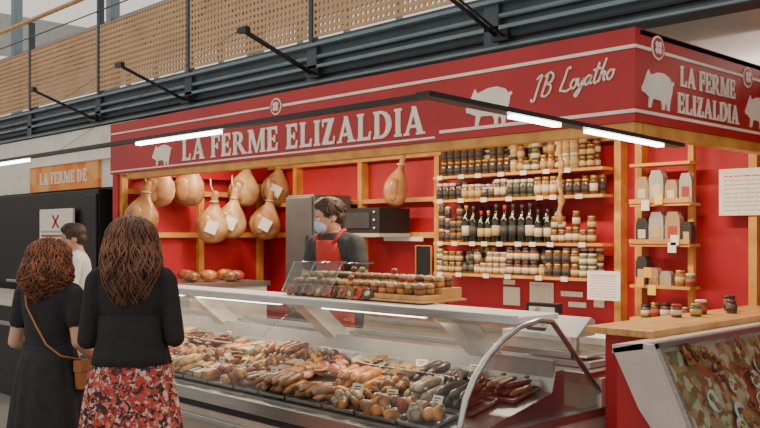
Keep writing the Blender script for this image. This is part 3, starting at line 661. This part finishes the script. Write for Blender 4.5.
def remeshed(name,prims,vox,mats,parent,smooth=5):
    b=MB(); dm=SKIN
    for p in prims:
        if p[0]=='cap': b.capsule(p[1],p[2],p[3],p[4],dm,16)
        elif p[0]=='ell':
            b.ell((0,0,0),p[2],dm,p[1],18,12)
        elif p[0]=='loft':
            n=24; vs=[];fs=[]
            for (cx,cy,z,rx,ry) in p[1]:
                for k in range(n):
                    a=2*math.pi*k/n; vs.append((cx+rx*math.cos(a),cy+ry*math.sin(a),z))
            for i in range(len(p[1])-1):
                for k in range(n): fs.append((i*n+k,i*n+(k+1)%n,(i+1)*n+(k+1)%n,(i+1)*n+k))
            fs.append(tuple(range(n-1,-1,-1))); fs.append(tuple((len(p[1])-1)*n+k for k in range(n)))
            b.add(vs,fs,dm)
    o=bpy.data.objects.new(name,b.mesh(name)); link(o)
    r=o.modifiers.new('r','REMESH'); r.mode='VOXEL'; r.voxel_size=vox
    s=o.modifiers.new('s','SMOOTH'); s.factor=.5; s.iterations=smooth
    dg=C.evaluated_depsgraph_get(); me=bpy.data.meshes.new_from_object(o.evaluated_get(dg)); bpy.data.objects.remove(o)
    me.materials.clear(); 
    for m in mats: me.materials.append(m)
    n=len(me.polygons); c=np.empty(n*3); me.polygons.foreach_get('center',c); c=c.reshape(-1,3)
    best=np.full(n,1e9); idx=np.zeros(n,int)
    for p in prims:
        if p[0]=='cap':
            a=np.array(p[1]);d=np.array(p[2])-a; L=max(d@d,1e-9); t=np.clip(((c-a)@d)/L,0,1); q=np.linalg.norm(c-a-t[:,None]*d,axis=1)-(p[3]+t*(p[4]-p[3])); tag=p[5]
        elif p[0]=='ell':
            Mi=np.array(p[1].inverted()); l=c@Mi[:3,:3].T+Mi[:3,3]; q=(np.linalg.norm(l/np.array(p[2]),axis=1)-1)*min(p[2]); tag=p[3]
        else:
            R=np.array(sorted(p[1],key=lambda r:r[2])); z=c[:,2]; f=[np.interp(z,R[:,2],R[:,k]) for k in (0,1,3,4)]
            q=(np.sqrt(((c[:,0]-f[0])/f[2])**2+((c[:,1]-f[1])/f[3])**2)-1)*np.minimum(f[2],f[3]); dz=np.maximum(R[0,2]-z,z-R[-1,2]); q=np.maximum(q,dz); tag=p[2]
        u=q<best; best[u]=q[u]; idx[u]=tag
    me.polygons.foreach_set('material_index',idx.astype(np.int32)); me.polygons.foreach_set('use_smooth',np.ones(n,bool)); me.update()
    return link(bpy.data.objects.new(name,me),parent)
def hand(name,wrist,fwd,pn,side,parent,skin,curl=.5,s=1.0):
    f=Vector(fwd).normalized(); n=Vector(pn); n=(n-f*n.dot(f)).normalized(); t=f.cross(n)*side
    M=Matrix((( t.x,f.x,n.x,wrist[0]),(t.y,f.y,n.y,wrist[1]),(t.z,f.z,n.z,wrist[2]),(0,0,0,1)))
    pr=[]
    def W(p): return tuple(M@Vector(tuple(k*s for k in p)))
    pr.append(('cap',W((0,-.03,0)),W((0,.02,0)),.024*s,.024*s,0))
    for x,L in ((.027,.0),(.009,.004),(-.010,.002),(-.028,-.006)): pr.append(('cap',W((x*.6,.02,0)),W((x,.082+L,0)),.014*s,.0115*s,0))
    for i,(x,L) in enumerate(((.028,.070),(.0095,.078),(-.0095,.073),(-.028,.057))):
        p=Vector((x,.085-(.006 if i==3 else 0),0)); a=curl*(.5+.1*i)
        for j,(fr,rr) in enumerate(((.45,.0095),(.32,.0085),(.23,.0078))):
            q=p+Vector((x*.04,math.cos(a)*L*fr,math.sin(a)*L*fr)); pr.append(('cap',W(p),W(q),rr*s,(rr-.0007)*s,0)); p=q; a+=curl*.9
    p=Vector((.022,.02,.004)); q=Vector((.048,.05,.014)); r_=Vector((.058,.078,.022)); e_=Vector((.058,.10,.03))
    pr+= [('cap',W(p),W(q),.015*s,.012*s,0),('cap',W(q),W(r_),.0115*s,.0098*s,0),('cap',W(r_),W(e_),.0095*s,.0082*s,0)]
    remeshed(name,pr,.0036,[skin],parent,3)
def human(name,loc,rz,scale,arms,skin,top,bottom,hair,male=False,sleeve='long',headrot=(0,0,0),mask=False,lean=0,torso_extra=0,hairprims=(),legs=True,extra=(),shk=1.):
    E=empty(name,loc,rz)
    k=1.12 if male else shk; S=scale
    def ln(p):
        x,y,z=p; 
        if z>1.0: y=y+lean*(z-1.0)
        return (x*S,y*S,z*S)
    pr=[]
    ex=torso_extra
    rings=[(.98,.17,.12),(1.04,.158,.112),(1.12,.145,.102),(1.20,.148,.105),(1.30,.165,.112),(1.37,.175*k,.105),(1.41,.165*k,.09),(1.435,.12*k,.075),(1.455,.07,.06)]
    pr.append(('loft',[(0,(ln((0,0,z))[1]),z*S,(rx*(k if z>1.15 else 1)+ex)*S,(ry+ex)*S) for z,rx,ry in rings],1))
    pr.append(('cap',ln((0,-.01,1.42)),ln((0,.01,1.50)),.055*S*k,.05*S*k,0))
    pr.append(('cap',ln((-.06,-.005,1.435)),ln((-.165*k,0,1.395)),.035*S,.052*S,1)); pr.append(('cap',ln((.06,-.005,1.435)),ln((.165*k,0,1.395)),.035*S,.052*S,1))
    if not male:
        for sx in(-1,1): pr.append(('ell',Matrix.Translation(ln((sx*.075,.085,1.28))),(.06*S,.05*S,.06*S),1))
    sh=.175*k
    for sd,(el,wr) in ((-1,arms[0]),(1,arms[1])):
        a=ln((sd*sh,0,1.375)); e_=tuple(v*S for v in el); w_=tuple(v*S for v in wr)
        mid=tuple((np.array(a)*.45+np.array(e_)*.55)); ar=1.1 if male else 1
        if sleeve=='long':
            pr.append(('cap',a,e_,.057*S,.047*S,1)); wm=tuple(np.array(e_)*.06+np.array(w_)*.94); pr.append(('cap',e_,wm,.046*S,.036*S,1)); pr.append(('cap',e_,w_,.04*S,.026*S,0))
        else:
            pr.append(('cap',a,mid,.06*S*ar,.056*S*ar,1)); pr.append(('cap',a,e_,.048*S*ar,.039*S*ar,0)); pr.append(('cap',e_,w_,.039*S*ar,.025*S*ar,0))
    hp=ln((0,.01,1.48)); HM=Matrix.Translation(hp)@Euler(headrot).to_matrix().to_4x4()@Matrix.Scale(S*(1.04 if male else 1),4)
    def he(c,r,tag,rot=(0,0,0)): 
        s2=S*(1.04 if male else 1); Rm=HM.to_3x3().normalized()
        X=Matrix.Translation(HM@Vector(c))@(Rm@Euler(rot).to_matrix()).to_4x4()
        pr.append(('ell',X,tuple(v*s2 for v in r),tag))
    he((0,-.005,.115),(.074,.094,.088),3 if male else 0); he((0,.030,.065),(.064,.068,.085),0); he((0,.060,.02),(.036,.034,.028),0)
    he((0,.055,.115),(.055,.04,.05),0)
    he((0,.100,.062),(.011,.016,.013),0); he((0,.094,.08),(.008,.012,.022),0,(-.3,0,0))
    for sx in (-1,1): he((sx*.072,0,.075),(.008,.018,.028),0); he((sx*.025,.085,.103),(.018,.01,.007),0)
    he((0,.088,.035),(.022,.010,.009),0)
    if mask: he((0,.068,.035),(.056,.05,.048),4); he((0,.085,.06),(.03,.032,.03),4)
    for c,r in hairprims: he(c,r,3)
    if legs:
        for sx in (-1,1):
            pr.append(('cap',(sx*.085*S,0,.93*S),(sx*.09*S,.01*S,.50*S),.088*S,.058*S,2)); pr.append(('cap',(sx*.09*S,.01*S,.50*S),(sx*.095*S,-.015*S,.09*S),.056*S,.036*S,2 if male else 0))
            pr.append(('cap',(sx*.095*S,-.03*S,.045*S),(sx*.105*S,.14*S,.035*S),.042*S,.035*S,5))
        pr.append(('ell',Matrix.Translation((0,0,.95*S)),(.165*S,.115*S,.12*S),2))
    pr+=list(extra)
    remeshed('body',pr,.0075,[skin,top,bottom,hair,MASK,SHOE],E)
    b=MB(); s2=S
    for sx in (-1,1):
        p=HM@Vector((sx*.027,.089,.088)); b.ell(p,(.0115*s2,)*3,EYEW,None,12,8)
        p=HM@Vector((sx*.027,.0965,.088)); b.ell(p,(.0055*s2,)*3,HD,None,10,6)
        c=[HM@Vector((sx*x_,.096-.3*abs(x_-.027)*.6,.104+z_)) for x_,z_ in ((.012,0),(.022,.004),(.032,.004),(.042,0))]; b.tube(c,[.002,.003,.003,.0015],HD,6)
    if not mask:
        c=[HM@Vector((x_,.098-abs(x_)*.35,.036)) for x_ in (-.022,-.01,0,.01,.022)]; b.tube(c,[.001,.004,.0045,.004,.001],LIP,8)
    else:
        for sx in (-1,1): b.tube([HM@Vector((sx*.05,.06,.05)),HM@Vector((sx*.068,.02,.065)),HM@Vector((sx*.075,-.008,.085))],.0015*s2,WHITE,5)
    b.obj('face_details',E)
    return E,HM,S
def strands(name,E,HM,m,n,L,R0,wave,wfreq,r,seed,face=55,flare=.02,curl=False):
    random.seed(seed); b=MB()
    for i in range(n):
        th=random.uniform(0,2*math.pi)
        d=abs((math.degrees(th)-90+180)%360-180)
        infront=d<face
        sc=random.uniform(.80,1.08); Ls=L*random.uniform(.7,1.05)*(.28 if infront else 1)
        ph=random.uniform(0,6.28); ph2=random.uniform(0,6.28); N=30; pts=[]; st=random.uniform(.02,.9)
        if infront and d<face*.8: Ls=.02
        rx,ry,rzv=R0[0]*sc,R0[1]*sc,R0[2]*sc
        arc_=1.45*(rx)
        if infront and L<.05: arc_*=.55; Ls=0
        for k in range(N):
            t=k/(N-1); s_=t*(arc_+Ls); A0=1.45*rx
            if s_<A0:
                a=st*.6+(math.pi/2-st*.6)*(s_/A0); rr=math.sin(a); zz=math.cos(a)
                p=Vector((math.cos(th)*rr*rx,math.sin(th)*rr*ry-.012,.105+zz*rzv)); amp=.3+.7*t
            else:
                q=s_-A0; fl=1+flare*math.sin(min(q/ max(L,.01),1)*math.pi)*4-.40*max(0,q/L-.45)
                p=Vector((math.cos(th)*rx*fl,math.sin(th)*ry*(fl if math.sin(th)<0 else .8)-.012-.10*q,.105-q)); amp=1
            w1=wave*amp*math.sin(wfreq*s_+ph); w2=wave*amp*math.cos(wfreq*s_*(1 if curl else .8)+ph2)
            rad=Vector((math.cos(th),math.sin(th),0)); tan=Vector((-math.sin(th),math.cos(th),0))
            p=p+tan*w1+rad*w2*(.9 if curl else .4)
            if curl: p.z+=.5*wave*math.sin(wfreq*s_*1.3+ph2)
            pts.append(HM@p)
        b.tube(pts,[r*(.5+.6*math.sin(math.pi*min(1,(k+4)/(N+3)))) for k in range(N)],m,5)
    b.obj(name,E)
def skirt(name,E,rings,m,n=120,pl=18,S=1):
    b=MB(); vs=[];fs=[]; R=len(rings)
    for z,rx,ry,am in rings:
        for k in range(n):
            a=2*math.pi*k/n; f=1+am*(math.sin(pl*a+2*math.sin(3*a))+.5*math.sin(pl*.5*a+z*3)); vs.append((rx*f*math.cos(a)*S,ry*f*math.sin(a)*S,z*S))
    for i in range(R-1):
        for k in range(n): fs.append((i*n+k,i*n+(k+1)%n,(i+1)*n+(k+1)%n,(i+1)*n+k))
    b.add(vs,fs,m,True); o=b.obj(name,E); so=o.modifiers.new('s','SOLIDIFY'); so.thickness=.004; return o
# woman A
E,HM,S=human('woman_in_floral_skirt',(-3.905,2.11,0),math.radians(46),1.0,(((-.205,-.02,1.10),(-.07,.19,1.09)),((.215,-.02,1.11),(.08,.20,1.10))),SKIN,KNIT,FLORAL,HA,headrot=(0,0,.2),torso_extra=.004,shk=.94,
    hairprims=[((0,-.03,.11),(.092,.098,.098)),((0,-.075,.02),(.092,.06,.12)),((0,-.085,-.06),(.078,.048,.10))])
strands('long_wavy_hair',E,HM,HA,480,.31,(.113,.120,.101),.018,40,.0042,1,flare=.045)
skirt('floral_skirt',E,[(1.07,.145,.110,0),(1.03,.165,.125,.012),(.97,.188,.15,.018),(.85,.208,.175,.03),(.6,.245,.21,.045),(.35,.275,.24,.055),(.18,.29,.255,.06)],FLORAL)
hand('hand_left',(-.07,.19,1.09),(.9,.35,0),(0,-.3,-.9),1,E,SKIN,.6); hand('hand_right',(.08,.20,1.10),(-.9,.35,.05),(0,-.3,-.9),-1,E,SKIN,.6)
skirt('cardigan_hem',E,[(1.22,.152,.112,0),(1.12,.158,.12,.004),(1.03,.178,.14,.014),(.985,.188,.150,.02)],KNIT,pl=9)
# woman B
E,HM,S=human('woman_in_black_dress',(-4.60,2.01,0),math.radians(24),.935,(((-.23,-.02,1.10),(-.14,.22,1.05)),((.235,-.03,1.12),(.24,.18,.97))),SKIN,DRESS,DRESS,HAB,sleeve='short',headrot=(.05,0,.1),torso_extra=.002,
    hairprims=[((0,-.02,.11),(.088,.098,.096)),((0,-.05,.03),(.092,.07,.10))])
strands('curly_hair',E,HM,HAB,520,.24,(.110,.112,.098),.019,70,.0040,2,flare=.075,curl=True)
skirt('dress_skirt',E,[(1.10,.150,.112,0),(1.0,.178,.135,.01),(.9,.20,.16,.02),(.6,.235,.195,.04),(.35,.255,.215,.05)],DRESS,pl=14,S=.935)
hand('hand_right',(.226,.175,.905),(-.05,.85,-.5),(-1,0,0),1,E,SKIN,.9,.95); hand('hand_left',(-.132,.208,.98),(.5,.8,-.2),(.3,0,-.9),1,E,SKIN,.6,.95)
b=MB(); TAN=mat('tan_leather',(.42,.16,.05),.45)
fr=[(-.09,.05,1.35),(-.10,-.02,1.375),(-.085,-.085,1.33),(-.04,-.118,1.23),(.03,-.125,1.13),(.10,-.13,1.04),(.17,-.10,.98),(.20,.02,.95)]
b.tube(fr,.006,TAN,6)
b.tube([(-.09,.05,1.35),(-.05,.13,1.28),(.03,.15,1.15),(.12,.15,1.03),(.20,.12,.95)],.006,TAN,6)
b.prism([(-.02,.80),(.15,.80),(.16,.94),(-.03,.94)],'x',.19,.23,TAN); b.prism([(-.03,.89),(.16,.89),(.16,.95),(-.03,.95)],'x',.185,.235,TAN)
b.obj('handbag',E,bevel=.006)
# server
random.seed(21)
hairm=[((0,-.018,.135),(.088,.10,.082)),((.0,.045,.18),(.065,.045,.03)),((.03,.02,.195),(.04,.05,.03)),((-.035,.01,.195),(.04,.05,.03)),((0,-.05,.08),(.078,.06,.06))]
SX,SY=-4.97,4.42
E,HM,S=human('market_server',(SX,SY,.08),math.radians(186),1.055,(((-.27,.10,1.12),(-.16,.30,1.05)),((.27,.10,1.12),(.14,.30,1.05))),SKINM,TEE,JEAN,HD,male=True,sleeve='short',headrot=(-.22,0,-.5),mask=True,lean=.22,hairprims=hairm)
strands('curly_short_hair',E,HM,HD,130,.015,(.085,.10,.10),.010,110,.006,4,face=65,flare=.0,curl=True)
hand('hand_left',(-.168,.32,1.09),(.3,.9,-.3),(0,-.3,-.9),1,E,SKINM,.7,1.05); hand('hand_right',(.147,.32,1.09),(-.3,.9,-.3),(0,-.3,-.9),-1,E,SKINM,.7,1.05)
b=MB(); vs=[];fs=[]
for z,hw in ((1.44,.10),(1.36,.12),(1.24,.14),(1.14,.16),(1.04,.175),(.9,.19),(.7,.2)):
    yy=(.22*max(0,z-1)+(.125 if z>1.1 else .13))*1.05+.012
    for k in range(9):
        t=k/8*2-1; vs.append((hw*t,yy-.055*t*t,z*1.05-.03))
for i in range(6):
    for k in range(8): fs.append((i*9+k,i*9+k+1,(i+1)*9+k+1,(i+1)*9+k))
b.add(vs,fs,APR,True); 
for sx in (-1,1): b.tube([(sx*.095,.20,1.47),(sx*.105,.165,1.52),(sx*.09,.11,1.55),(sx*.06,.05,1.555)],.016,APR,6)
b.tube([(.15,.14,1.15),(.175,.02,1.15),(.1,-.10,1.15),(-.1,-.10,1.15),(-.175,.02,1.15),(-.15,.14,1.15)],.008,APR,6)
o=b.obj('apron',E); o.modifiers.new('s','SOLIDIFY').thickness=.006
# white shirt man
E,HM,S=human('stallholder_in_white',(-7.38,3.5,0),math.radians(150),1.0,(((-.27,.05,1.10),(-.14,.28,1.05)),((.27,.05,1.10),(.14,.28,1.05))),SKINM,WSH,JEAN,HD,male=True,sleeve='long',headrot=(-.2,0,.1),lean=.05,hairprims=hairm)
hand('hand_left',(-.14,.28,1.05),(.3,.9,-.2),(0,-.3,-.9),1,E,SKINM,.6); hand('hand_right',(.14,.28,1.05),(-.3,.9,-.2),(0,-.3,-.9),-1,E,SKINM,.6)
